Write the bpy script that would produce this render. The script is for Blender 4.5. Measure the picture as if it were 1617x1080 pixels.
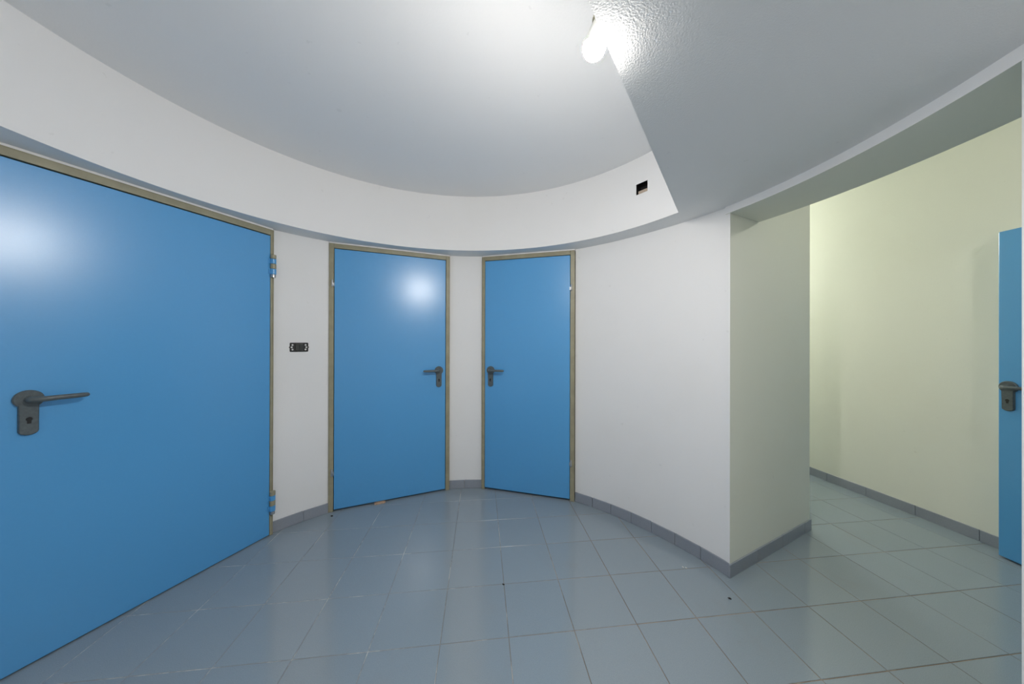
import bpy, bmesh, math, random
from mathutils import Vector, Matrix

for o in list(bpy.data.objects):
    bpy.data.objects.remove(o, do_unlink=True)
scene = bpy.context.scene
COL = scene.collection
random.seed(4)

# ------------------------------------------------------------------ camera
CAM_H = 1.3174
cam_data = bpy.data.cameras.new('camera')
cam_data.sensor_fit = 'HORIZONTAL'
cam_data.sensor_width = 36.0
cam_data.lens = 481.826 * 36.0 / 1617.0
cam_data.shift_x = -(813.002 - 808.5) / 1617.0
cam_data.shift_y = -(540.0 - 538.33) / 1617.0
cam_data.clip_start = 0.01
cam = bpy.data.objects.new('camera', cam_data)
COL.objects.link(cam)
ROLL, PITCH = 0.0027, 0.0016
_r = Vector((math.cos(ROLL), 0, math.sin(ROLL)))
_u = Vector((-math.sin(ROLL), 0, math.cos(ROLL)))
_f = Vector((0, 1, 0))
_P = Matrix.Rotation(PITCH, 3, 'X')
_r, _u, _f = _P @ _r, _P @ _u, _P @ _f
cam.matrix_world = Matrix((
    (_r.x, _u.x, -_f.x, 0), (_r.y, _u.y, -_f.y, 0), (_r.z, _u.z, -_f.z, CAM_H), (0, 0, 0, 1)))
scene.camera = cam

# ------------------------------------------------------------------ world, exposure
world = bpy.data.worlds.new('world')
scene.world = world
world.use_nodes = True
world.node_tree.nodes['Background'].inputs['Color'].default_value = (0.01, 0.011, 0.012, 1)
world.node_tree.nodes['Background'].inputs['Strength'].default_value = 0.3
scene.view_settings.view_transform = 'Standard'
scene.view_settings.look = 'None'
scene.view_settings.gamma = 1.0
scene.view_settings.use_curve_mapping = False
scene.view_settings.exposure = 1.0
BULB_STRENGTH = 900.0        # the bare bulb at the edge of the lower ceiling
CORRIDOR_STRENGTH = 490.0    # the bulb in the corridor, behind the pier
NEAR_STRENGTH = 180.0        # the corridor bulb beyond the right edge of the picture
LAMP_COLOR = (1.0, 0.955, 0.90, 1)
CORRIDOR_COLOR = (0.97, 0.985, 1.0, 1)
NEAR_COLOR = (1.0, 0.985, 0.93, 1)

# ------------------------------------------------------------------ dimensions (metres)
CX, CY = -0.3437, 1.0767      # centre of the round room
R = 1.6704                    # wall radius
RF = 1.4939                   # radius of the hanging band
RO = R + 0.30                 # outside of the round wall
Z_LOW = 2.0817                # underside of the lower ceiling
Z_HEAD = 2.0417               # underside of the opening's header
Z_HIGH = 2.5359               # raised ceiling
Z_COR = 2.95                  # corridor ceiling
PIER = Vector((1.2070, 1.7110))
PIER_END = Vector((2.0760, 2.1480))
A_PIER = 22.35
A_JAMB = -10.13
DOORS = {  # angle of the leaf plane, distance from centre, frame from/to
    1: dict(a=1.2170, c=1.5712, s0=-0.540, s1=0.489),
    2: dict(a=0.4092, c=1.5899, s0=-0.490, s1=0.432),
    3: dict(a=-0.2733, c=1.6040, s0=-0.397, s1=0.416),
}

def pol(ang_deg, r=R):
    a = math.radians(ang_deg)
    return Vector((CX + r * math.cos(a), CY + r * math.sin(a)))

def door_pt(k, s, off=0.0):
    d = DOORS[k]
    return Vector((CX - math.sin(d['a']) * (d['c'] + off) + math.cos(d['a']) * s,
                   CY + math.cos(d['a']) * (d['c'] + off) + math.sin(d['a']) * s))

def ang_of(p):
    return math.degrees(math.atan2(p.y - CY, p.x - CX))

# ------------------------------------------------------------------ materials
def new_mat(name):
    m = bpy.data.materials.new(name)
    m.use_nodes = True
    nt = m.node_tree
    b = nt.nodes['Principled BSDF']
    return m, nt, b

def N(nt, t, **kw):
    n = nt.nodes.new(t)
    for k, v in kw.items():
        setattr(n, k, v)
    return n

def ramp(nt, src, p0, p1, c0=(0, 0, 0, 1), c1=(1, 1, 1, 1)):
    r = N(nt, 'ShaderNodeValToRGB')
    r.color_ramp.elements[0].position = p0
    r.color_ramp.elements[1].position = p1
    r.color_ramp.elements[0].color = c0
    r.color_ramp.elements[1].color = c1
    r.color_ramp.interpolation = 'EASE'
    nt.links.new(src, r.inputs['Fac'])
    return r.outputs['Color']

def mixc(nt, fac, a, b):
    m = N(nt, 'ShaderNodeMix', data_type='RGBA')
    if isinstance(fac, (int, float)):
        m.inputs[0].default_value = fac
    else:
        nt.links.new(fac, m.inputs[0])
    for i, v in ((6, a), (7, b)):
        if isinstance(v, (tuple, list)):
            m.inputs[i].default_value = v
        else:
            nt.links.new(v, m.inputs[i])
    return m.outputs[2]

def world_pos(nt, scale=(1, 1, 1)):
    g = N(nt, 'ShaderNodeNewGeometry')
    mp = N(nt, 'ShaderNodeMapping')
    mp.inputs['Scale'].default_value = scale
    nt.links.new(g.outputs['Position'], mp.inputs['Vector'])
    return mp.outputs['Vector']

def noise(nt, vec, scale, detail=3, rough=0.55):
    n = N(nt, 'ShaderNodeTexNoise')
    n.inputs['Scale'].default_value = scale
    n.inputs['Detail'].default_value = detail
    n.inputs['Roughness'].default_value = rough
    if vec is not None:
        nt.links.new(vec, n.inputs['Vector'])
    return n.outputs['Fac']

def bump(nt, bsdf, h, strength, dist):
    b = N(nt, 'ShaderNodeBump')
    b.inputs['Strength'].default_value = strength
    b.inputs['Distance'].default_value = dist
    nt.links.new(h, b.inputs['Height'])
    nt.links.new(b.outputs['Normal'], bsdf.inputs['Normal'])

def paint(name, col, stain, rough=0.62, grain=180, bstr=0.25, stain_amt=0.5, bdist=0.0012):
    m, nt, b = new_mat(name)
    v = world_pos(nt)
    big = noise(nt, v, 1.7, 4)
    fine = noise(nt, v, 9.0, 5)
    f = ramp(nt, big, 0.45, 0.75)
    c = mixc(nt, f, col, mixc(nt, stain_amt, col, stain))
    spots = ramp(nt, noise(nt, v, 22.0, 2), 0.73, 0.77)
    dark = tuple(x * 0.80 for x in stain[:3]) + (1,)
    c = mixc(nt, mixc(nt, 0.75, spots, (0, 0, 0, 1)), c, dark)
    nt.links.new(c, b.inputs['Base Color'])
    b.inputs['Roughness'].default_value = rough
    b.inputs['Specular IOR Level'].default_value = 0.3
    bump(nt, b, noise(nt, v, grain, 3), bstr, bdist)
    return m

def plain(name, col, rough=0.5, metal=0.0, spec=0.5, var=0.12, scale=60, bstr=0.0):
    m, nt, b = new_mat(name)
    v = world_pos(nt)
    n = noise(nt, v, scale, 3)
    d = tuple(x * (1 - var) for x in col[:3]) + (1,)
    l = tuple(min(1, x * (1 + var)) for x in col[:3]) + (1,)
    nt.links.new(ramp(nt, n, 0.3, 0.7, d, l), b.inputs['Base Color'])
    b.inputs['Roughness'].default_value = rough
    b.inputs['Metallic'].default_value = metal
    b.inputs['Specular IOR Level'].default_value = spec
    if bstr:
        bump(nt, b, n, bstr, 0.0006)
    return m

M_WHITE = paint('white_wall_paint', (0.87, 0.87, 0.87, 1), (0.845, 0.84, 0.825, 1), grain=140)
M_CEIL = paint('white_ceiling_paint', (0.87, 0.875, 0.875, 1), (0.845, 0.85, 0.85, 1), grain=120)
M_SLAB = paint('rolled_ceiling_paint', (0.86, 0.865, 0.86, 1), (0.84, 0.84, 0.83, 1), grain=210, bstr=0.5, bdist=0.0016)
M_CREAM = paint('pale_green_cream_paint', (0.84, 0.85, 0.755, 1), (0.82, 0.82, 0.71, 1), grain=140)

def make_blue(name, low_dirt=True):
    m, nt, b = new_mat(name)
    tc = N(nt, 'ShaderNodeTexCoord')
    v = tc.outputs['Object']
    base = (0.082, 0.360, 0.720, 1)
    var = mixc(nt, noise(nt, v, 130.0, 2), base, (0.092, 0.375, 0.735, 1))
    c = var
    spk = ramp(nt, noise(nt, v, 55.0, 2), 0.765, 0.79)
    c = mixc(nt, mixc(nt, 0.55, spk, (0, 0, 0, 1)), c, (0.33, 0.48, 0.62, 1))
    nt.links.new(c, b.inputs['Base Color'])
    b.inputs['Roughness'].default_value = 0.29
    b.inputs['Specular IOR Level'].default_value = 0.85
    bump(nt, b, noise(nt, v, 300, 2), 0.16, 0.0008)
    return m

M_BLUE = make_blue('blue_door_enamel')
M_FRAME = plain('olive_frame_enamel', (0.34, 0.315, 0.215, 1), 0.42, var=0.08, scale=14)
M_HANDLE = plain('dark_grey_handle_plastic', (0.098, 0.120, 0.127, 1), 0.38, var=0.12, scale=90)
M_BLACK = plain('black_plastic', (0.008, 0.008, 0.009, 1), 0.5, var=0.1)
M_ROCKER = plain('charcoal_rocker_plastic', (0.022, 0.026, 0.024, 1), 0.35, var=0.1)
M_STEEL = plain('zinc_steel', (0.50, 0.50, 0.50, 1), 0.32, metal=0.9, var=0.15)
M_BEIGE = plain('beige_plaster', (0.52, 0.43, 0.34, 1), 0.8, var=0.15)
M_TAN = plain('tan_lampholder', (0.34, 0.32, 0.22, 1), 0.5, var=0.1)
M_COLLAR = plain('white_bulb_plastic', (0.82, 0.82, 0.79, 1), 0.4, var=0.03)
M_DEBRIS = plain('dark_debris', (0.02, 0.017, 0.015, 1), 0.8, var=0.3)
M_CHIP = plain('white_plaster_chip', (0.72, 0.72, 0.70, 1), 0.8, var=0.1)
M_CARD = plain('tan_cardboard', (0.55, 0.36, 0.24, 1), 0.8, var=0.2)

def make_tile(name, col, rough=0.11):
    m, nt, b = new_mat(name)
    v = world_pos(nt)
    oi = N(nt, 'ShaderNodeObjectInfo')
    l = tuple(x * 1.02 for x in col[:3]) + (1,)
    d = tuple(x * 0.98 for x in col[:3]) + (1,)
    c = mixc(nt, oi.outputs['Random'], d, l)
    g = noise(nt, v, 420, 2)
    c = mixc(nt, ramp(nt, g, 0.35, 0.65), mixc(nt, 0.10, c, (0.05, 0.06, 0.07, 1)), mixc(nt, 0.05, c, (0.6, 0.62, 0.64, 1)))
    dirt = ramp(nt, noise(nt, v, 3.1, 6, 0.7), 0.52, 0.80)
    c = mixc(nt, mixc(nt, 0.72, dirt, (0, 0, 0, 1)), c, (0.27, 0.27, 0.26, 1))
    nt.links.new(c, b.inputs['Base Color'])
    rr = N(nt, 'ShaderNodeMapRange')
    nt.links.new(noise(nt, v, 4.0, 5, 0.65), rr.inputs['Value'])
    rr.inputs['To Min'].default_value = rough - 0.05
    rr.inputs['To Max'].default_value = rough + 0.10
    nt.links.new(rr.outputs['Result'], b.inputs['Roughness'])
    b.inputs['Specular IOR Level'].default_value = 0.75
    bump(nt, b, noise(nt, v, 160, 2), 0.05, 0.0005)
    return m

M_TILE = make_tile('grey_blue_floor_tile', (0.275, 0.335, 0.380, 1))
M_BASE = make_tile('slate_skirting_tile', (0.285, 0.315, 0.365, 1), 0.34)

def make_grout():
    m, nt, b = new_mat('worn_grout')
    v = world_pos(nt)
    f = ramp(nt, noise(nt, v, 3.2, 5, 0.75), 0.46, 0.62)
    x = N(nt, 'ShaderNodeSeparateXYZ')
    g = N(nt, 'ShaderNodeNewGeometry')
    nt.links.new(g.outputs['Position'], x.inputs[0])
    mr = N(nt, 'ShaderNodeMapRange')      # paler joints on the side by the doors
    nt.links.new(x.outputs['X'], mr.inputs['Value'])
    mr.inputs['From Min'].default_value = -0.5
    mr.inputs['From Max'].default_value = 0.55
    pale = mixc(nt, f, (0.24, 0.25, 0.25, 1), (0.62, 0.62, 0.60, 1))
    brown = mixc(nt, f, (0.19, 0.135, 0.085, 1), (0.33, 0.25, 0.17, 1))
    nt.links.new(mixc(nt, mr.outputs['Result'], pale, brown), b.inputs['Base Color'])
    b.inputs['Roughness'].default_value = 0.85
    return m
M_GROUT = make_grout()

def emitter(name, col, strength):
    m, nt, b = new_mat(name)
    b.inputs['Base Color'].default_value = (0.9, 0.9, 0.88, 1)
    b.inputs['Emission Color'].default_value = col
    b.inputs['Emission Strength'].default_value = strength
    return m
M_BULB = emitter('lit_bulb_glass', LAMP_COLOR, BULB_STRENGTH)
M_BULB_C = emitter('lit_corridor_bulb_glass', CORRIDOR_COLOR, CORRIDOR_STRENGTH)
M_BULB_N = emitter('lit_near_corridor_bulb_glass', NEAR_COLOR, NEAR_STRENGTH)

# ------------------------------------------------------------------ helpers
def make_obj(name, bm, mats, parent=None, loc=None, rotz=None, smooth=False):
    bmesh.ops.recalc_face_normals(bm, faces=bm.faces)
    me = bpy.data.meshes.new(name)
    bm.to_mesh(me)
    bm.free()
    if not isinstance(mats, (list, tuple)):
        mats = [mats]
    for m in mats:
        me.materials.append(m)
    if smooth:
        for p in me.polygons:
            p.use_smooth = True
        try:
            me.set_sharp_from_angle(angle=math.radians(35))
        except Exception:
            pass
    o = bpy.data.objects.new(name, me)
    COL.objects.link(o)
    if parent is not None:
        o.parent = parent
    if loc is not None:
        o.location = loc
    if rotz is not None:
        o.rotation_euler = (0, 0, rotz)
    return o

def tag(o, label, cat, kind=None, group=None):
    o['label'] = label
    o['category'] = cat
    if kind:
        o['kind'] = kind
    if group:
        o['group'] = group
    return o

def empty(name, loc, rotz=0.0):
    o = bpy.data.objects.new(name, None)
    o.empty_display_size = 0.1
    COL.objects.link(o)
    o.location = loc
    o.rotation_euler = (0, 0, rotz)
    return o

def box(bm, x0, x1, y0, y1, z0, z1, bev=0.0, seg=1, mat=0):
    r = bmesh.ops.create_cube(bm, size=1.0)
    vs = r['verts']
    for v in vs:
        v.co = Vector(((x0 + x1) / 2 + v.co.x * (x1 - x0), (y0 + y1) / 2 + v.co.y * (y1 - y0), (z0 + z1) / 2 + v.co.z * (z1 - z0)))
    fs = list({f for v in vs for f in v.link_faces})
    for f in fs:
        f.material_index = mat
    if bev > 0:
        es = list({e for v in vs for e in v.link_edges})
        bmesh.ops.bevel(bm, geom=es, offset=bev, segments=seg, affect='EDGES', profile=0.5)
    return bm

def prism(bm, pts, z0, z1, mat=0, side_mats=None):
    n = len(pts)
    lo = [bm.verts.new((p[0], p[1], z0)) for p in pts]
    hi = [bm.verts.new((p[0], p[1], z1)) for p in pts]
    a = bm.faces.new(lo); a.material_index = mat
    b = bm.faces.new(hi); b.material_index = mat
    for i in range(n):
        j = (i + 1) % n
        f = bm.faces.new((lo[i], lo[j], hi[j], hi[i]))
        f.material_index = side_mats[i] if side_mats else mat
    bmesh.ops.triangulate(bm, faces=[a, b])
    return bm

def arc_wall(bm, a0, a1, r0, r1, z0, z1, n, mats=(0, 0, 0, 0), rfun=None):
    """curved wall block; mats = inner, outer, bottom/top, ends"""
    rows = []
    for i in range(n + 1):
        a = a0 + (a1 - a0) * i / n
        ri = rfun(a) if rfun else r0
        p, q = pol(a, ri), pol(a, r1)
        rows.append([bm.verts.new((p.x, p.y, z0)), bm.verts.new((p.x, p.y, z1)),
                     bm.verts.new((q.x, q.y, z1)), bm.verts.new((q.x, q.y, z0))])
    for i in range(n):
        A, B = rows[i], rows[i + 1]
        for k, m in ((0, mats[0]), (1, mats[2]), (2, mats[1]), (3, mats[2])):
            f = bm.faces.new((A[k], A[(k + 1) % 4], B[(k + 1) % 4], B[k]))
            f.material_index = m
    for A in (rows[0], rows[-1]):
        f = bm.faces.new(A)
        f.material_index = mats[3]
    return bm

def tube(bm, pts, rad, seg=12, flat=1.0, up=Vector((0, 0, 1))):
    """swept round bar; rad may be a list; flat squashes it along up"""
    n = len(pts)
    rings = []
    for i, p in enumerate(pts):
        p = Vector(p)
        t = (Vector(pts[min(i + 1, n - 1)]) - Vector(pts[max(i - 1, 0)])).normalized()
        side = t.cross(up)
        if side.length < 1e-4:
            side = t.cross(Vector((1, 0, 0)))
        side.normalize()
        u2 = side.cross(t).normalized()
        r = rad[i] if isinstance(rad, (list, tuple)) else rad
        rings.append([bm.verts.new(p + side * (r * math.cos(2 * math.pi * k / seg)) + u2 * (flat * r * math.sin(2 * math.pi * k / seg))) for k in range(seg)])
    for i in range(n - 1):
        for k in range(seg):
            bm.faces.new((rings[i][k], rings[i][(k + 1) % seg], rings[i + 1][(k + 1) % seg], rings[i + 1][k]))
    bm.faces.new(rings[0])
    bm.faces.new(rings[-1])
    return bm

def lathe(bm, prof, seg=24, mat=0, caps=True):
    rings = []
    for r, z in prof:
        if r < 1e-6:
            rings.append([bm.verts.new((0, 0, z))])
        else:
            rings.append([bm.verts.new((r * math.cos(2 * math.pi * k / seg), r * math.sin(2 * math.pi * k / seg), z)) for k in range(seg)])
    for A, B in zip(rings, rings[1:]):
        for k in range(seg):
            k2 = (k + 1) % seg
            if len(A) == 1 and len(B) == 1:
                continue
            if len(A) == 1:
                f = bm.faces.new((A[0], B[k], B[k2]))
            elif len(B) == 1:
                f = bm.faces.new((A[k], A[k2], B[0]))
            else:
                f = bm.faces.new((A[k], A[k2], B[k2], B[k]))
            f.material_index = mat
    if caps:
        for Rg in (rings[0], rings[-1]):
            if len(Rg) > 2:
                bm.faces.new(Rg).material_index = mat
    return bm

# ------------------------------------------------------------------ floor: grout bed and single tiles
FAR_WALL = [(2.795, 4.70), (2.835, 4.20), (2.873, 3.80), (2.908, 3.45), (2.937, 3.18), (2.962, 2.96), (2.989, 2.78), (3.016, 2.62), (3.041, 2.46), (3.064, 2.30), (3.083, 2.12), (3.098, 1.95), (3.112, 1.75), (3.128, 1.45), (3.145, 1.0), (3.16, 0.2), (3.17, -1.20)]
PIER_BACK = [(2.076, 2.148), (2.02, 2.45), (1.96, 2.85), (1.78, 4.70)]

bm = bmesh.new()
prism(bm, [(-2.3, -0.9), (0.6, -1.35), (3.3, -1.35), (3.3, 2.0), (3.2, 4.85), (1.3, 4.85), (1.2, 3.0), (-2.3, 3.0)], -0.06, -0.0015)
floor = make_obj('floor', bm, M_GROUT)
tag(floor, 'floor of glossy grey-blue square tiles with brown and pale joints', 'floor', 'structure')

TH = 0.1093
TX0, TY0 = 0.2749, 1.3940
PITCH_T, GAP = 0.300, 0.0028
def in_rooms(x, y):
    if math.hypot(x - CX, y - CY) < R + 0.02:
        return True
    if y > -1.0 and y < 4.55 and x > 1.1:
        if math.hypot(x - CX, y - CY) < R:
            return True
        fx = 3.2
        for (xa, ya), (xb, yb) in zip(FAR_WALL, FAR_WALL[1:]):
            if yb <= y <= ya:
                fx = xa + (xb - xa) * (ya - y) / (ya - yb)
        bx = 1.0
        if y > 2.148:
            for (xa, ya), (xb, yb) in zip(PIER_BACK, PIER_BACK[1:]):
                if ya <= y <= yb:
                    bx = xa + (xb - xa) * (y - ya) / (yb - ya)
        elif y > 1.711:
            bx = 1.207 + (y - 1.711) / (2.148 - 1.711) * 0.869
        return bx < x < fx
    return False

bm = bmesh.new()
hs, bv, t = (PITCH_T - GAP) / 2, 0.0012, 0.009
rings = []
for s_, z_ in ((hs, -t), (hs, -bv), (hs - bv, 0.0)):
    rings.append([bm.verts.new((sx * s_, sy * s_, z_)) for sx, sy in ((-1, -1), (1, -1), (1, 1), (-1, 1))])
for A, B in zip(rings, rings[1:]):
    for k in range(4):
        bm.faces.new((A[k], A[(k + 1) % 4], B[(k + 1) % 4], B[k]))
bm.faces.new(rings[-1])
tile0 = make_obj('floor_tile', bm, M_TILE, floor)
first = True
ct, st = math.cos(TH), math.sin(TH)
for i in range(-12, 16):
    for j in range(-12, 16):
        u, v = (i + 0.5) * PITCH_T, (j + 0.5) * PITCH_T
        x, y = TX0 + ct * u - st * v, TY0 + st * u + ct * v
        ok = False
        for du in (-0.15, -0.07, 0, 0.07, 0.15):
            for dv in (-0.15, -0.07, 0, 0.07, 0.15):
                if in_rooms(x + ct * du - st * dv, y + st * du + ct * dv):
                    ok = True
        if not ok:
            continue
        o = tile0 if first else tile0.copy()
        if not first:
            COL.objects.link(o)
            o.parent = floor
        first = False
        o.location = (x, y, random.uniform(-0.0003, 0.0003))
        o.rotation_euler = (0, 0, TH)

# ------------------------------------------------------------------ round walls
def right_r(a):   # the plaster between the third door and the pier runs a little flat
    k = (a - 22.35) / (60.0 - 22.35)
    return R + 0.010 * (2 * k - 1) ** 2 * (1 if k > 0.5 else 1.2) - 0.011 * (1 - (2 * k - 1) ** 2)

a_d1_hi = ang_of(door_pt(1, DOORS[1]['s0']))
a_d1_lo = ang_of(door_pt(1, DOORS[1]['s1']))
a_d2_hi = ang_of(door_pt(2, DOORS[2]['s0']))
a_d2_lo = ang_of(door_pt(2, DOORS[2]['s1']))
a_d3_hi = ang_of(door_pt(3, DOORS[3]['s0']))
a_d3_lo = ang_of(door_pt(3, DOORS[3]['s1']))

bm = bmesh.new()
arc_wall(bm, a_d2_hi, a_d1_lo, R, RO, 0, Z_LOW, 10)
w = make_obj('wall_left', bm, M_WHITE, smooth=True)
tag(w, 'white curved wall strip holding the bare light switch between two doors', 'wall', 'structure')

bm = bmesh.new()
arc_wall(bm, a_d3_hi, a_d2_lo, R, RO, 0, Z_LOW, 8)
w = make_obj('wall_back', bm, M_WHITE, smooth=True)
tag(w, 'narrow white wall strip between the two far blue doors', 'wall', 'structure')

# curved wall on the right with the pier behind it
bm = bmesh.new()
arc = [pol(a_d3_lo + (A_PIER - a_d3_lo) * i / 28, right_r(a_d3_lo + (A_PIER - a_d3_lo) * i / 28)) for i in range(28)]
poly = arc + [PIER] + [Vector(p) for p in PIER_BACK] + [Vector((1.22, 4.70)), pol(a_d3_lo - 8, RO + 0.25), pol(a_d3_lo, RO)]
sm = [0] * 28 + [1] * (len(poly) - 28)
prism(bm, poly, 0, Z_LOW, 0, sm)
mid = PIER.lerp(PIER_END, 0.34)
up = [mid] + [Vector(p) for p in PIER_BACK] + [Vector((1.22, 4.70)), Vector((1.0, 3.0))]
prism(bm, up, Z_LOW, Z_COR, 1, [1] * len(up))
w = make_obj('wall_right', bm, [M_WHITE, M_CREAM], smooth=True)
tag(w, 'white curved wall ending in a pier with a greenish side face', 'wall', 'structure')

# wall behind the camera, from the opening's near jamb round to the left door
bm = bmesh.new()
arc_wall(bm, a_d1_hi, 360 + A_JAMB, R, RO, 0, Z_LOW, 70, (0, 1, 0, 1))
w = make_obj('wall_front', bm, [M_WHITE, M_CREAM], smooth=True)
tag(w, 'white curved wall whose edge closes the corridor opening at far right', 'wall', 'structure')

# header over the corridor opening
bm = bmesh.new()
arc_wall(bm, A_JAMB - 0.5, A_PIER + 0.7, R - 0.002, RO, Z_HEAD, Z_LOW + 0.01, 34, (0, 1, 1, 1))
w = make_obj('trim_1', bm, [M_WHITE, M_CREAM], smooth=True)
tag(w, 'shallow curved header over the corridor opening', 'header', 'structure')

# plaster fillers over the doors
for k, side in ((1, 'left door'), (2, 'door right of the light switch'), (3, 'right one of the two far doors')):
    d = DOORS[k]
    bm = bmesh.new()
    a0, a1 = ang_of(door_pt(k, d['s1'])), ang_of(door_pt(k, d['s0']))
    pts = [door_pt(k, d['s1'], 0.004), door_pt(k, d['s0'], 0.004)] + [pol(a1 + (a0 - a1) * i / 8, RO) for i in range(9)]
    prism(bm, pts, 2.0695, Z_LOW + 0.005)
    w = make_obj('trim_%d' % (k + 1), bm, M_WHITE)
    tag(w, 'thin white plaster strip above the frame of the ' + side, 'trim', 'structure')

# ------------------------------------------------------------------ ceilings
E0, E1 = Vector((0.242, 0.795)), Vector((0.974, 1.815))     # straight edge of the lower ceiling
ed = (E1 - E0).normalized()
def edge_hit(sign):
    o = E0 - Vector((CX, CY))
    b = o.dot(ed); c = o.dot(o) - RF * RF
    return E0 + ed * (-b + sign * math.sqrt(b * b - c))
P_FAR, P_NEAR = edge_hit(1), edge_hit(-1)
af, an = ang_of(P_FAR), ang_of(P_NEAR) % 360
if an < af:
    an += 360
HOLE_A = (36.69, 39.72)
HOLE_Z = (2.2925, 2.3630)
angs = sorted(set([af + (an - af) * i / 120 for i in range(121)] + list(HOLE_A)))
arc_pts = [pol(a, RF) for a in angs]
line_pts = [P_NEAR.lerp(P_FAR, i / 40) for i in range(1, 40)]
hole = arc_pts + line_pts
Q = Vector((CX - 0.45, CY + 0.35))
def ray_out(p, r):
    d = (p - Q).normalized()
    o = Q - Vector((CX, CY))
    b = o.dot(d); c = o.dot(o) - r * r
    return Q + d * (-b + math.sqrt(b * b - c))

bm = bmesh.new()
inn = [bm.verts.new((p.x, p.y, Z_LOW)) for p in hole]
out = [bm.verts.new((*ray_out(p, RO), Z_LOW)) for p in hole]
outz = [bm.verts.new((*ray_out(p, RO), Z_COR)) for p in hole]
n = len(hole)
for i in range(n):
    j = (i + 1) % n
    bm.faces.new((inn[i], inn[j], out[j], out[i])).material_index = 0
    bm.faces.new((out[i], out[j], outz[j], outz[i])).material_index = 1
nl = [inn[len(arc_pts) - 1]] + inn[len(arc_pts):] + [inn[0]]
top = [bm.verts.new((v.co.x, v.co.y, Z_HIGH)) for v in nl]
for i in range(len(nl) - 1):
    bm.faces.new((nl[i], nl[i + 1], top[i + 1], top[i])).material_index = 0
w = make_obj('ceiling', bm, [M_SLAB, M_CREAM])
tag(w, 'lower grey-white ceiling with a straight edge beside the bulb', 'ceiling', 'structure')

bm = bmesh.new()
pts = [pol(a, RF + 0.06) for a in angs] + line_pts
off = Vector((ed.y, -ed.x)) * 0.06
pts = [pol(a, RF + 0.06) for a in angs] + [p + off for p in line_pts]
prism(bm, pts, Z_HIGH, Z_HIGH + 0.05)
w = make_obj('ceiling', bm, M_CEIL)
tag(w, 'raised smooth white ceiling inside the curved band', 'ceiling', 'structure')

bm = bmesh.new()
zs = [Z_LOW, HOLE_Z[0], HOLE_Z[1], Z_HIGH]
grid = [[bm.verts.new((*pol(a, RF), z)) for z in zs] for a in angs]
gout = [[bm.verts.new((*pol(a, RF + 0.02), z)) for z in zs] for a in angs]
for i in range(len(angs) - 1):
    in_hole = angs[i] >= HOLE_A[0] - 1e-6 and angs[i + 1] <= HOLE_A[1] + 1e-6
    for k in range(3):
        if in_hole and k == 1:
            for (p, q) in (((i, 1), (i + 1, 1)), ((i, 2), (i + 1, 2))):
                bm.faces.new((grid[p[0]][p[1]], grid[q[0]][q[1]], gout[q[0]][q[1]], gout[p[0]][p[1]]))
            continue
        bm.faces.new((grid[i][k], grid[i + 1][k], grid[i + 1][k + 1], grid[i][k + 1]))
    if abs(angs[i] - HOLE_A[0]) < 1e-6 or abs(angs[i] - HOLE_A[1]) < 1e-6:
        bm.faces.new((grid[i][1], grid[i][2], gout[i][2], gout[i][1]))
bmesh.ops.delete(bm, geom=[v for v in bm.verts if not v.link_faces], context='VERTS')
me = bpy.data.meshes.new('trim_5')
bm.to_mesh(me); bm.free()
me.materials.append(M_WHITE)
for p in me.polygons:
    p.use_smooth = True
me.set_sharp_from_angle(angle=math.radians(35))
band = bpy.data.objects.new('trim_5', me)
COL.objects.link(band)
tag(band, 'tall curved white band hanging below the raised ceiling', 'trim', 'structure')

# ------------------------------------------------------------------ corridor shell
bm = bmesh.new()
fw = [Vector(p) for p in FAR_WALL]
prism(bm, fw + [Vector((3.35, -1.2)), Vector((3.35, 2.2)), Vector((3.20, 4.70))], 0, Z_COR)
w = make_obj('wall_corridor', bm, M_CREAM, smooth=True)
tag(w, 'pale greenish corridor wall seen through the opening', 'wall', 'structure')
corr_wall = w
bm = bmesh.new()
prism(bm, [(1.2, 4.70), (3.2, 4.70), (3.2, 4.85), (1.2, 4.85)], 0, Z_COR)  # unseen far end, added to keep the light inside the corridor
w = make_obj('wall_corridor_end', bm, M_CREAM)
tag(w, 'unseen far end wall added to close the corridor behind the pier', 'wall', 'structure')
bm = bmesh.new()
prism(bm, [(0.3, -1.20), (3.35, -1.20), (3.35, -1.35), (0.3, -1.35)], 0, Z_COR)  # added closure out of view, holds the corridor light in
w = make_obj('wall_corridor_near', bm, M_CREAM)
tag(w, 'unseen near end wall added to close the corridor outside the picture', 'wall', 'structure')
bm = bmesh.new()
prism(bm, [(0.3, -1.35), (3.35, -1.35), (3.35, 2.2), (3.2, 4.85), (1.0, 4.85), (0.9, 2.6)], Z_COR, Z_COR + 0.05)
w = make_obj('ceiling', bm, M_CREAM)
tag(w, 'corridor ceiling above the opening', 'ceiling', 'structure')

# ------------------------------------------------------------------ skirting tiles
BH, BT = 0.075, 0.009
def skirting(name, label, pts, ret=None):
    """one flat tile between each two neighbouring points (room side on the right of the run)"""
    root = empty(name, (pts[0][0], pts[0][1], 0))
    tag(root, label, 'skirting', 'structure')
    for p, q in zip(pts, pts[1:]):
        p, q = Vector(p), Vector(q)
        L = (q - p).length
        bm = bmesh.new()
        box(bm, 0.0011, L - 0.0011, 0.0, BT, 0.0005, BH + random.uniform(-0.001, 0.001), 0.0015)
        d = q - p
        o = make_obj('skirting_tile', bm, M_BASE, root, (p.x - pts[0][0], p.y - pts[0][1], 0), math.atan2(d.y, d.x))
    return root
RB = R - BT * 0.95
def ring_pts(al, f=None):
    return [pol(a, (f(a) if f else R) - BT * 0.95) for a in al]
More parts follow.
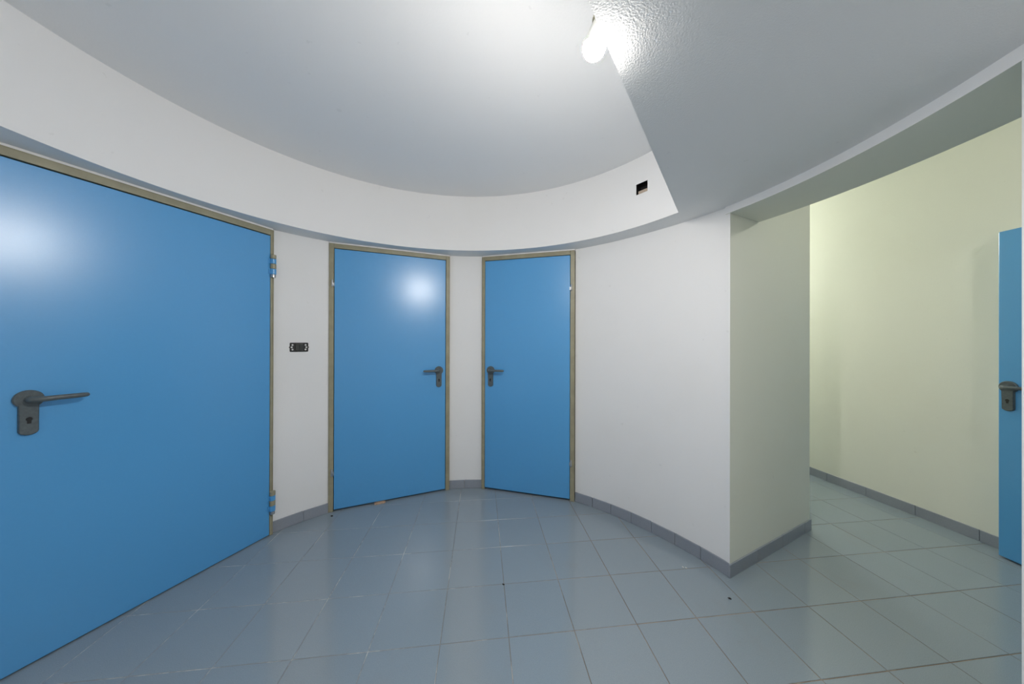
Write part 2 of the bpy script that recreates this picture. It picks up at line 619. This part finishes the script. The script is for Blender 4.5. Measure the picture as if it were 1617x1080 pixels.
# points run clockwise so that local +y points to the wall
skirting('baseboard_left', 'grey tile skirting under the light switch', ring_pts([a_d1_lo, 136.07, a_d2_hi]))
skirting('baseboard_back', 'short grey tile skirting between the two far doors', ring_pts([a_d2_lo, 93.68, a_d3_hi]))
skirting('baseboard_right', 'grey tile skirting following the curved wall from door to pier',
         ring_pts([a_d3_lo, 54.58, 49.31, 43.80, 38.68, 33.18, 27.72, 22.02], right_r))
cl = []
a = 360 + A_JAMB
while a > a_d1_hi + 3:
    cl.append(a); a -= 5.4
skirting('baseboard_front', 'grey tile skirting round the wall at the far right edge', ring_pts(cl + [a_d1_hi]))
pd = (PIER_END - PIER).normalized()
pn = Vector((pd.y, -pd.x))
pp = [PIER + pn * BT * 0.9 - pd * 0.0125]
for s_ in (0.28, 0.58, 0.88):
    pp.append(PIER + pn * BT * 0.9 + pd * s_)
pp.append(PIER_END + pn * BT * 0.9 + pd * 0.009)
skirting('baseboard_pier', 'dark grey tile skirting along the greenish side of the pier', pp)
pb = [Vector(p) for p in PIER_BACK]
skirting('baseboard_pier_back', 'grey tile skirting round the back of the pier', [pb[0] + Vector((0.009, -0.004)), pb[1] + Vector((0.009, 0)), pb[2] + Vector((0.009, 0))])
# corridor: tiles 30 cm long along the far wall, running towards the camera
def along(y):
    for (xa, ya), (xb, yb) in zip(FAR_WALL, FAR_WALL[1:]):
        if yb <= y <= ya:
            return Vector((xa + (xb - xa) * (ya - y) / (ya - yb) - BT * 0.9, y))
skirting('baseboard_corridor', 'grey tile skirting along the greenish corridor wall',
         [along(y) for y in (4.62, 4.34, 4.05, 3.76, 3.47, 3.18, 2.898, 2.613, 2.326, 2.025, 1.905)])
skirting('baseboard_corridor_near', 'grey tile skirting of the corridor beyond the picture edge',
         [along(y) for y in (0.86, 0.56, 0.26, -0.04, -0.34, -0.64, -0.94, -1.18)])

# ------------------------------------------------------------------ doors
def handle(parent, x, zc, side, yfront=0.0):
    """plate with round rose and narrow stem, lever pointing to side (+1/-1), keyhole"""
    rr, hw, zb = 0.0360, 0.0230, zc - 0.145
    pts = []
    a0 = -math.acos(hw / rr)
    # round head, from the right junction over the top to the left junction
    aa = math.degrees(math.acos(hw / rr))
    for i in range(25):
        an_ = math.radians(-aa + (180 + 2 * aa) * i / 24)
        pts.append((rr * math.cos(an_), zc + rr * math.sin(an_)))
    for i in range(9):
        an_ = math.radians(180 + 180 * i / 8)
        pts.append((hw * math.cos(an_), zb + hw * 0.75 + hw * 0.75 * math.sin(an_)))
    bm = bmesh.new()
    y0, y1 = yfront - 0.013, yfront + 0.001
    A = [bm.verts.new((p[0] + x, y1, p[1])) for p in pts]
    cx_, cz_ = x, zc - 0.05
    B = [bm.verts.new((p[0] + x, y0 + 0.004, p[1])) for p in pts]
    Cc = []
    for p in pts:
        cz = zc if p[1] > zc - 0.03 else p[1] + (0.004 if p[1] < zb + hw else 0)
        sx = p[0] * (1 - 0.0032 / rr)
        sz = p[1] + (zc - p[1]) * (0.0032 / rr) if p[1] > zc - 0.03 else p[1] + (0.003 if p[1] < zb + hw * 0.4 else 0)
        Cc.append(bm.verts.new((sx + x, y0, sz)))
    k = len(pts)
    for i in range(k):
        j = (i + 1) % k
        bm.faces.new((A[i], A[j], B[j], B[i]))
        bm.faces.new((B[i], B[j], Cc[j], Cc[i]))
    fa, fb_ = bm.faces.new(A), bm.faces.new(Cc)
    bmesh.ops.triangulate(bm, faces=[fa, fb_])
    plate = make_obj('handle_plate', bm, M_HANDLE, parent, smooth=True)
    plate['label'] = 'dark grey plastic handle plate'
    bm = bmesh.new()
    s = side
    path = [(x, y0 + 0.002, zc), (x, y0 - 0.020, zc), (x + s * 0.003, y0 - 0.032, zc), (x + s * 0.010, y0 - 0.040, zc), (x + s * 0.022, y0 - 0.043, zc),
            (x + s * 0.060, y0 - 0.044, zc + 0.001), (x + s * 0.100, y0 - 0.043, zc + 0.001), (x + s * 0.120, y0 - 0.041, zc + 0.001), (x + s * 0.131, y0 - 0.037, zc + 0.001), (x + s * 0.135, y0 - 0.033, zc + 0.001)]
    tube(bm, path, [0.0125, 0.0118, 0.0118, 0.0115, 0.0110, 0.0104, 0.0102, 0.0100, 0.0085, 0.0045], 14)
    lev = make_obj('lever', bm, M_HANDLE, plate, smooth=True)
    # euro cylinder slot: a round over a short stem
    bm = bmesh.new()
    prof = []
    for i in range(15):
        an_ = math.radians(-50 + 280 * i / 14)
        prof.append((0.0080 * math.cos(an_), 0.0080 * math.sin(an_)))
    prof += [(-0.0046, -0.018), (0.0046, -0.018)]
    zk = zc - 0.080
    A = [bm.verts.new((x + p[0], y0 - 0.0006, zk + p[1])) for p in prof]
    B = [bm.verts.new((x + p[0], y0 + 0.004, zk + p[1])) for p in prof]
    for i in range(len(prof)):
        j = (i + 1) % len(prof)
        bm.faces.new((A[i], A[j], B[j], B[i]))
    f = bm.faces.new(A)
    bmesh.ops.triangulate(bm, faces=[f])
    make_obj('keyhole', bm, M_BLACK, plate)
    return plate

def small_hinge(parent, x, z, side):
    bm = bmesh.new()
    b2 = bmesh.new()
    h_ = 0.052
    prof = [(0.0, -h_ / 2), (0.0055, -h_ / 2), (0.0068, -h_ / 2 + 0.003), (0.0068, -0.002), (0.0058, -0.001), (0.0058, 0.001), (0.0068, 0.002), (0.0068, h_ / 2 - 0.003), (0.0050, h_ / 2), (0.0, h_ / 2)]
    lathe(bm, prof, 14)
    bmesh.ops.translate(bm, verts=bm.verts, vec=(x, -0.0065, z))
    box(bm, x - 0.004 if side > 0 else x - 0.014, x + 0.014 if side > 0 else x + 0.004, -0.004, 0.002, z - 0.021, z + 0.006, 0.0008)
    o = make_obj('hinge', bm, M_STEEL, parent, smooth=True)
    o['label'] = 'small steel pin hinge'
    return o

def big_hinge(parent, x, z0, z1):
    root_bm = bmesh.new()
    H = z1 - z0
    rad = 0.0165
    # knuckles from bottom to top
    cuts = [(0.0, 0.13, 'foot'), (0.14, 0.375, 'blue'), (0.385, 0.595, 'olive'), (0.605, 0.815, 'blue'), (0.825, 1.0, 'olive')]
    first_o = None
    for a, b, c in cuts:
        bm = bmesh.new()
        za, zb = z0 + H * a, z0 + H * b
        r_ = rad * (0.86 if c == 'foot' else 1.0)
        lathe(bm, [(0, za), (r_ - 0.0015, za), (r_, za + 0.0015), (r_, zb - 0.0015), (r_ - 0.0015, zb), (0, zb)], 20)
        bmesh.ops.translate(bm, verts=bm.verts, vec=(x, -0.010, 0))
        if c == 'blue':
            box(bm, x - 0.022, x, -0.004, 0.004, za, zb, 0.001)
        if c == 'olive':
            box(bm, x - 0.002, x + 0.006, -0.004, 0.006, za, zb, 0.001)
        m = {'foot': M_STEEL, 'blue': M_BLUE, 'olive': M_FRAME}[c]
        if first_o is None:
            b0 = bmesh.new()
            lathe(b0, [(0, z0 + 0.001), (rad * 0.55, z0 + 0.001), (rad * 0.55, z1 - 0.001), (0, z1 - 0.001)], 14)
            bmesh.ops.translate(b0, verts=b0.verts, vec=(x, -0.010, 0))
            first_o = make_obj('hinge', b0, M_STEEL, parent, smooth=True)
            first_o['label'] = 'thick knuckle hinge banded blue and olive'
        make_obj('hinge_knuckle', bm, m, first_o, smooth=True)

def door(k, label, fw_l, fw_r, fw_t, top, leaf_bot, hx, hside, hinges, big=False, gap=0.003, gap_t=0.004):
    d = DOORS[k]
    o0 = door_pt(k, 0)
    root = empty('door_%d' % k, (o0.x, o0.y, 0), d['a'])
    tag(root, label, 'door', 'structure')
    s0, s1 = d['s0'], d['s1']
    dep = 0.085
    for nm, args in (('jamb', (s0, s0 + fw_l, 0, dep, 0.0, top)), ('jamb', (s1 - fw_r, s1, 0, dep, 0.0, top)),
                     ('frame_head', (s0 + fw_l + 0.0004, s1 - fw_r - 0.0004, 0, dep, top - fw_t, top))):
        bm = bmesh.new()
        box(bm, *args, 0.0022, 2)
        j = make_obj(nm, bm, M_FRAME, root)
        j['label'] = 'olive painted steel frame member'
    # outer lip of the pressed steel frame
    bm = bmesh.new()
    box(bm, s0 - 0.0015, s0 + 0.0025, -0.003, 0.01, 0.0, top)
    box(bm, s1 - 0.0025, s1 + 0.0015, -0.003, 0.01, 0.0, top)
    box(bm, s0 + 0.0027, s1 - 0.0027, -0.003, 0.01, top - 0.003, top)
    make_obj('frame_lip', bm, M_FRAME, root)
    bm = bmesh.new()
    box(bm, s0 + fw_l + gap, s1 - fw_r - gap, 0.0015, 0.052, leaf_bot, top - fw_t - gap_t, 0.0022, 2)
    leaf = make_obj('leaf', bm, M_BLUE, root)
    leaf['label'] = 'flush blue enamelled door leaf'
    handle(root, hx, 1.080 if big else 1.062, hside, 0.0015)
    for hz in hinges:
        if big:
            big_hinge(root, s1 - fw_r + 0.010, hz[0], hz[1])
        elif hside > 0:
            small_hinge(root, s1 - fw_r + 0.009, hz, -1)
        else:
            small_hinge(root, s0 + fw_l - 0.009, hz, 1)
    return root

door(1, 'large blue metal door filling the left side', 0.020, 0.016, 0.036, 2.0695, 0.006, -0.416, 1,
     [(1.746, 1.900), (0.143, 0.297)], big=True, gap=0.002, gap_t=0.006)
door(2, 'blue door right of the light switch with glare on its upper corner', 0.031, 0.031, 0.034, 2.0695, 0.015, 0.340, -1, [1.762, 0.302], gap=0.004)
door(3, 'blue door left of the plain curved wall, hinged on its right', 0.025, 0.034, 0.034, 2.0695, 0.018, -0.314, 1, [1.763, 0.315])

# fourth door, standing proud of the corridor wall at the right edge of the picture
DX, DY = 2.985, 1.884
d4 = empty('door_4', (DX, DY, 0), math.radians(-90))   # local x runs towards the camera, local y into the wall
tag(d4, 'blue door in the corridor cut by the right edge', 'door', 'structure')
bm = bmesh.new()
box(bm, 0.0, 0.90, 0.0, 0.050, 0.010, 2.000, 0.004, 2)
lf = make_obj('leaf', bm, M_BLUE, d4)
lf['label'] = 'flush blue enamelled door leaf'
for nm, args in (('jamb', (0.012, 0.055, 0.052, 0.16, 0.0, 2.012)), ('jamb', (0.845, 0.888, 0.052, 0.16, 0.0, 2.012)), ('frame_head', (0.0555, 0.8445, 0.052, 0.16, 1.968, 2.012))):
    bm = bmesh.new()
    box(bm, *args, 0.002)
    make_obj(nm, bm, M_CREAM, d4)['label'] = 'cream painted frame member behind the leaf'
handle(d4, 0.042, 1.050, 1, 0.0)
for hz in (1.70, 0.32):
    bm = bmesh.new()
    lathe(bm, [(0, hz - 0.03), (0.008, hz - 0.03), (0.008, hz + 0.03), (0, hz + 0.03)], 14)
    bmesh.ops.translate(bm, verts=bm.verts, vec=(0.905, -0.006, 0))
    box(bm, 0.885, 0.905, -0.003, 0.001, hz - 0.025, hz + 0.025)
    make_obj('hinge', bm, M_STEEL, d4, smooth=True)

# ------------------------------------------------------------------ light switch without its cover
sw_a = 137.05
sp = pol(sw_a, R - 0.0005)
sw = empty('light_switch', (sp.x, sp.y, 1.2375), math.radians(sw_a - 90))   # local +y into the wall
tag(sw, 'black two-rocker light switch without cover plate on white wall', 'switch')
bm = bmesh.new()
W2, H2 = 0.056, 0.033
outer = []
for cx_, cz_, a0 in ((W2 - .006, H2 - .006, 0), (-W2 + .006, H2 - .006, 90), (-W2 + .006, -H2 + .006, 180), (W2 - .006, -H2 + .006, 270)):
    for i in range(4):
        an_ = math.radians(a0 + 30 * i)
        outer.append((cx_ + .006 * math.cos(an_), cz_ + .006 * math.sin(an_)))
loops = [outer]
loops.append([(-0.0245, -0.0235), (0.0245, -0.0235), (0.0245, 0.0235), (-0.0245, 0.0235)])
for sx in (-1, 1):
    for hx_, hz_ in ((0.0395, 0.0165), (0.0445, 0.0), (0.0395, -0.0165)):
        loops.append([(sx * hx_ + .0066 * math.cos(2 * math.pi * i / 10), hz_ + .0066 * math.sin(2 * math.pi * i / 10)) for i in range(10)])
edges = []
for lp in loops:
    vs = [bm.verts.new((p[0], -0.0035, p[1] + 0.0335)) for p in lp]
    edges += [bm.edges.new((vs[i], vs[(i + 1) % len(vs)])) for i in range(len(vs))]
bmesh.ops.triangle_fill(bm, use_beauty=True, use_dissolve=False, edges=edges)
ex = bmesh.ops.extrude_face_region(bm, geom=list(bm.faces))
bmesh.ops.translate(bm, verts=[g for g in ex['geom'] if isinstance(g, bmesh.types.BMVert)], vec=(0, 0.0032, 0))
make_obj('mounting_frame', bm, M_BLACK, sw)
for sx in (-1, 1):
    bm = bmesh.new()
    box(bm, *(sorted((sx * 0.0008, sx * 0.0238))), -0.0085, -0.0005, 0.0335 - 0.0225, 0.0335 + 0.0225, 0.0015, 2)
    make_obj('rocker', bm, M_ROCKER, sw)
    bm = bmesh.new()
    box(bm, *(sorted((sx * 0.0555, sx * 0.0600))), -0.006, -0.0005, 0.0335 - 0.004, 0.0335 + 0.004, 0.001)
    make_obj('side_clip', bm, M_BLACK, sw)

# ------------------------------------------------------------------ open junction box in the band
ja = sum(HOLE_A) / 2
jc = pol(ja, RF)
jb = empty('junction_box', (jc.x, jc.y, HOLE_Z[0]), math.radians(ja - 90))
tag(jb, 'open rectangular junction box recessed in the curved white band', 'junction box')
jw = RF * math.radians(HOLE_A[1] - HOLE_A[0]) / 2
jh = HOLE_Z[1] - HOLE_Z[0]
bm = bmesh.new()
y0, y1 = 0.0205, 0.060
for (x0, x1, ya, yb, z0, z1) in ((-jw - 0.003, -jw, y0 - 0.018, y1, -0.003, jh + 0.003), (jw, jw + 0.003, y0 - 0.018, y1, -0.003, jh + 0.003),
                                 (-jw, jw, y0 - 0.018, y1, jh, jh + 0.003), (-jw, jw, y0 - 0.018, y1, -0.003, 0), (-jw - 0.003, jw + 0.003, y1, y1 + 0.003, -0.003, jh + 0.003)):
    box(bm, x0, x1, ya, yb, z0, z1)
make_obj('box_shell', bm, M_BLACK, jb)
bm = bmesh.new()
box(bm, -jw + 0.006, jw - 0.0005, 0.016, 0.024, 0.0005, jh * 0.40, 0.001)
make_obj('plaster_fill', bm, M_BEIGE, jb)['label'] = 'beige plaster filling the lower part of the box'

# ------------------------------------------------------------------ bare bulbs
def bulb(name, label, loc, glass, tilt=None, face=None, ceiling=None, cut=22.0):
    """LED bulb in a lamp holder; tilt = direction its base leans to (degrees, unit vector)"""
    root = empty(name, loc)
    tag(root, label, 'lamp')
    if tilt:
        ang, d = tilt
        T = Matrix.Rotation(math.radians(ang), 4, Vector((0, 0, 1)).cross(Vector((d.x, d.y, 0))))
    else:
        T = Matrix.Identity(4)
    def part(nm, bm, mat):
        bmesh.ops.transform(bm, matrix=T, verts=bm.verts)
        return make_obj(nm, bm, mat, root, smooth=True)
    r0 = 0.030
    cr, cz = r0 * math.cos(math.radians(cut)), r0 * math.sin(math.radians(cut))
    bm = bmesh.new()
    prof = [(0.0, -r0)]
    for i in range(1, 15):
        an_ = math.radians(-90 + (90 + cut) * i / 14)
        prof.append((r0 * math.cos(an_), r0 * math.sin(an_)))
    prof += [(cr - 0.0022, cz + 0.0012), (0.0, cz + 0.0012)]
    lathe(bm, prof, 28, caps=False)
    part('bulb_globe', bm, glass)
    bm = bmesh.new()
    lathe(bm, [(0.0, cz + 0.0014), (cr - 0.0018, cz + 0.0002), (cr + 0.0002, cz + 0.0004), (cr + 0.0004, cz + 0.003), (cr - 0.0018, cz + 0.015), (0.0195, 0.045), (0.0150, 0.060), (0.0, 0.060)], 24)
    part('bulb_collar', bm, M_COLLAR)
    bm = bmesh.new()
    top_z = 0.088 if face else 0.118
    lathe(bm, [(0.0, 0.0603), (0.0175, 0.0603), (0.0185, 0.064), (0.0185, top_z - 0.016), (0.0150, top_z - 0.008), (0.0070, top_z), (0.0, top_z)], 22)
    part('lamp_holder', bm, M_TAN)
    e = T @ Vector((0, 0, top_z - 0.002))
    up_ = T @ Vector((0, 0, 0.025))
    bm = bmesh.new()
    if face:
        f = Vector(face) - Vector(loc)
        tube(bm, [e, e + up_ * 0.6, (e + up_ * 0.6).lerp(f, 0.5) + Vector((0, 0, 0.012)), f], 0.0030, 8, up=Vector((1, 0.3, 0)))
    else:
        H = ceiling - loc[2]
        tube(bm, [e, (0.003, 0.001, e.z + (H - e.z) * 0.35), (-0.002, 0.002, e.z + (H - e.z) * 0.7), (0, 0, H - 0.004)], 0.0030, 8, up=Vector((1, 0, 0)))
    make_obj('cable', bm, M_BLACK, root, smooth=True)
    if ceiling:
        bm = bmesh.new()
        lathe(bm, [(0.0, H - 0.012), (0.022, H - 0.010), (0.026, H - 0.004), (0.026, H - 0.0005), (0.0, H - 0.0005)], 20)
        make_obj('ceiling_cap', bm, M_COLLAR, root, smooth=True)
    return root

fn = Vector((ed.y, -ed.x))          # from the open side into the face of the lower ceiling
BX, BY, BZ = 0.2095, 0.8110, 2.1015
foot = Vector((BX, BY)) - E0
foot = E0 + ed * (foot.dot(ed))
bulb('bare_bulb', 'lit bare white bulb hanging against the lower ceiling edge', (BX, BY, BZ), M_BULB,
     tilt=(12.0, fn), cut=1.5, face=(foot.x + fn.x * 0.002, foot.y + fn.y * 0.002, 2.245))
bulb('bare_bulb', 'lit bare bulb of the corridor hidden behind the pier', (2.52, 4.10, 2.36), M_BULB_C, ceiling=Z_COR, cut=45.0)
bulb('bare_bulb', 'lit bare bulb of the corridor beyond the right picture edge', (2.36, 0.80, 2.30), M_BULB_N, ceiling=Z_COR, cut=45.0)

# ------------------------------------------------------------------ crumbs on the floor
def crumb(name, label, x, y, size, mat, z=0.0, flat=0.5, cat='debris', group=None):
    bm = bmesh.new()
    bmesh.ops.create_icosphere(bm, subdivisions=2, radius=size)
    for v in bm.verts:
        k = 1 + random.uniform(-0.22, 0.22)
        v.co = Vector((v.co.x * k * 1.3, v.co.y * k * 0.85, max(-size * 0.3, v.co.z * k * flat)))
    mn = min(v.co.z for v in bm.verts)
    o = make_obj(name, bm, mat, None, (x, y, z - mn + 0.0003), random.uniform(0, 3), smooth=True)
    tag(o, label, cat, None, group)
    return o
crumb('debris_crumb', 'small dark crumb by the left frame foot of the second door', -1.372, 2.296, 0.007, M_DEBRIS)
crumb('debris_crumb', 'tiny dark crumb in a joint mid floor', -0.058, 1.655, 0.005, M_DEBRIS)
crumb('debris_crumb', 'dark crumb on the tile in front of the pier corner', 1.106, 1.568, 0.006, M_DEBRIS)
for dx, dy, which in ((0, 0, 'left'), (0.016, -0.006, 'right')):
    crumb('plaster_chip', which + ' one of two tiny white plaster chips below the curved wall', 0.985 + dx, 1.785 + dy, 0.0045, M_CHIP, group='plaster chips below the curved wall')
bm = bmesh.new()
o0 = door_pt(2, -0.128, -0.012)
box(bm, -0.040, 0.040, -0.006, 0.030, 0.0008, 0.0105, 0.001)
sc = make_obj('cardboard_scrap', bm, M_CARD, None, (o0.x, o0.y, 0), DOORS[2]['a'] + 0.04)
tag(sc, 'tan cardboard scrap wedged under the second door', 'scrap')
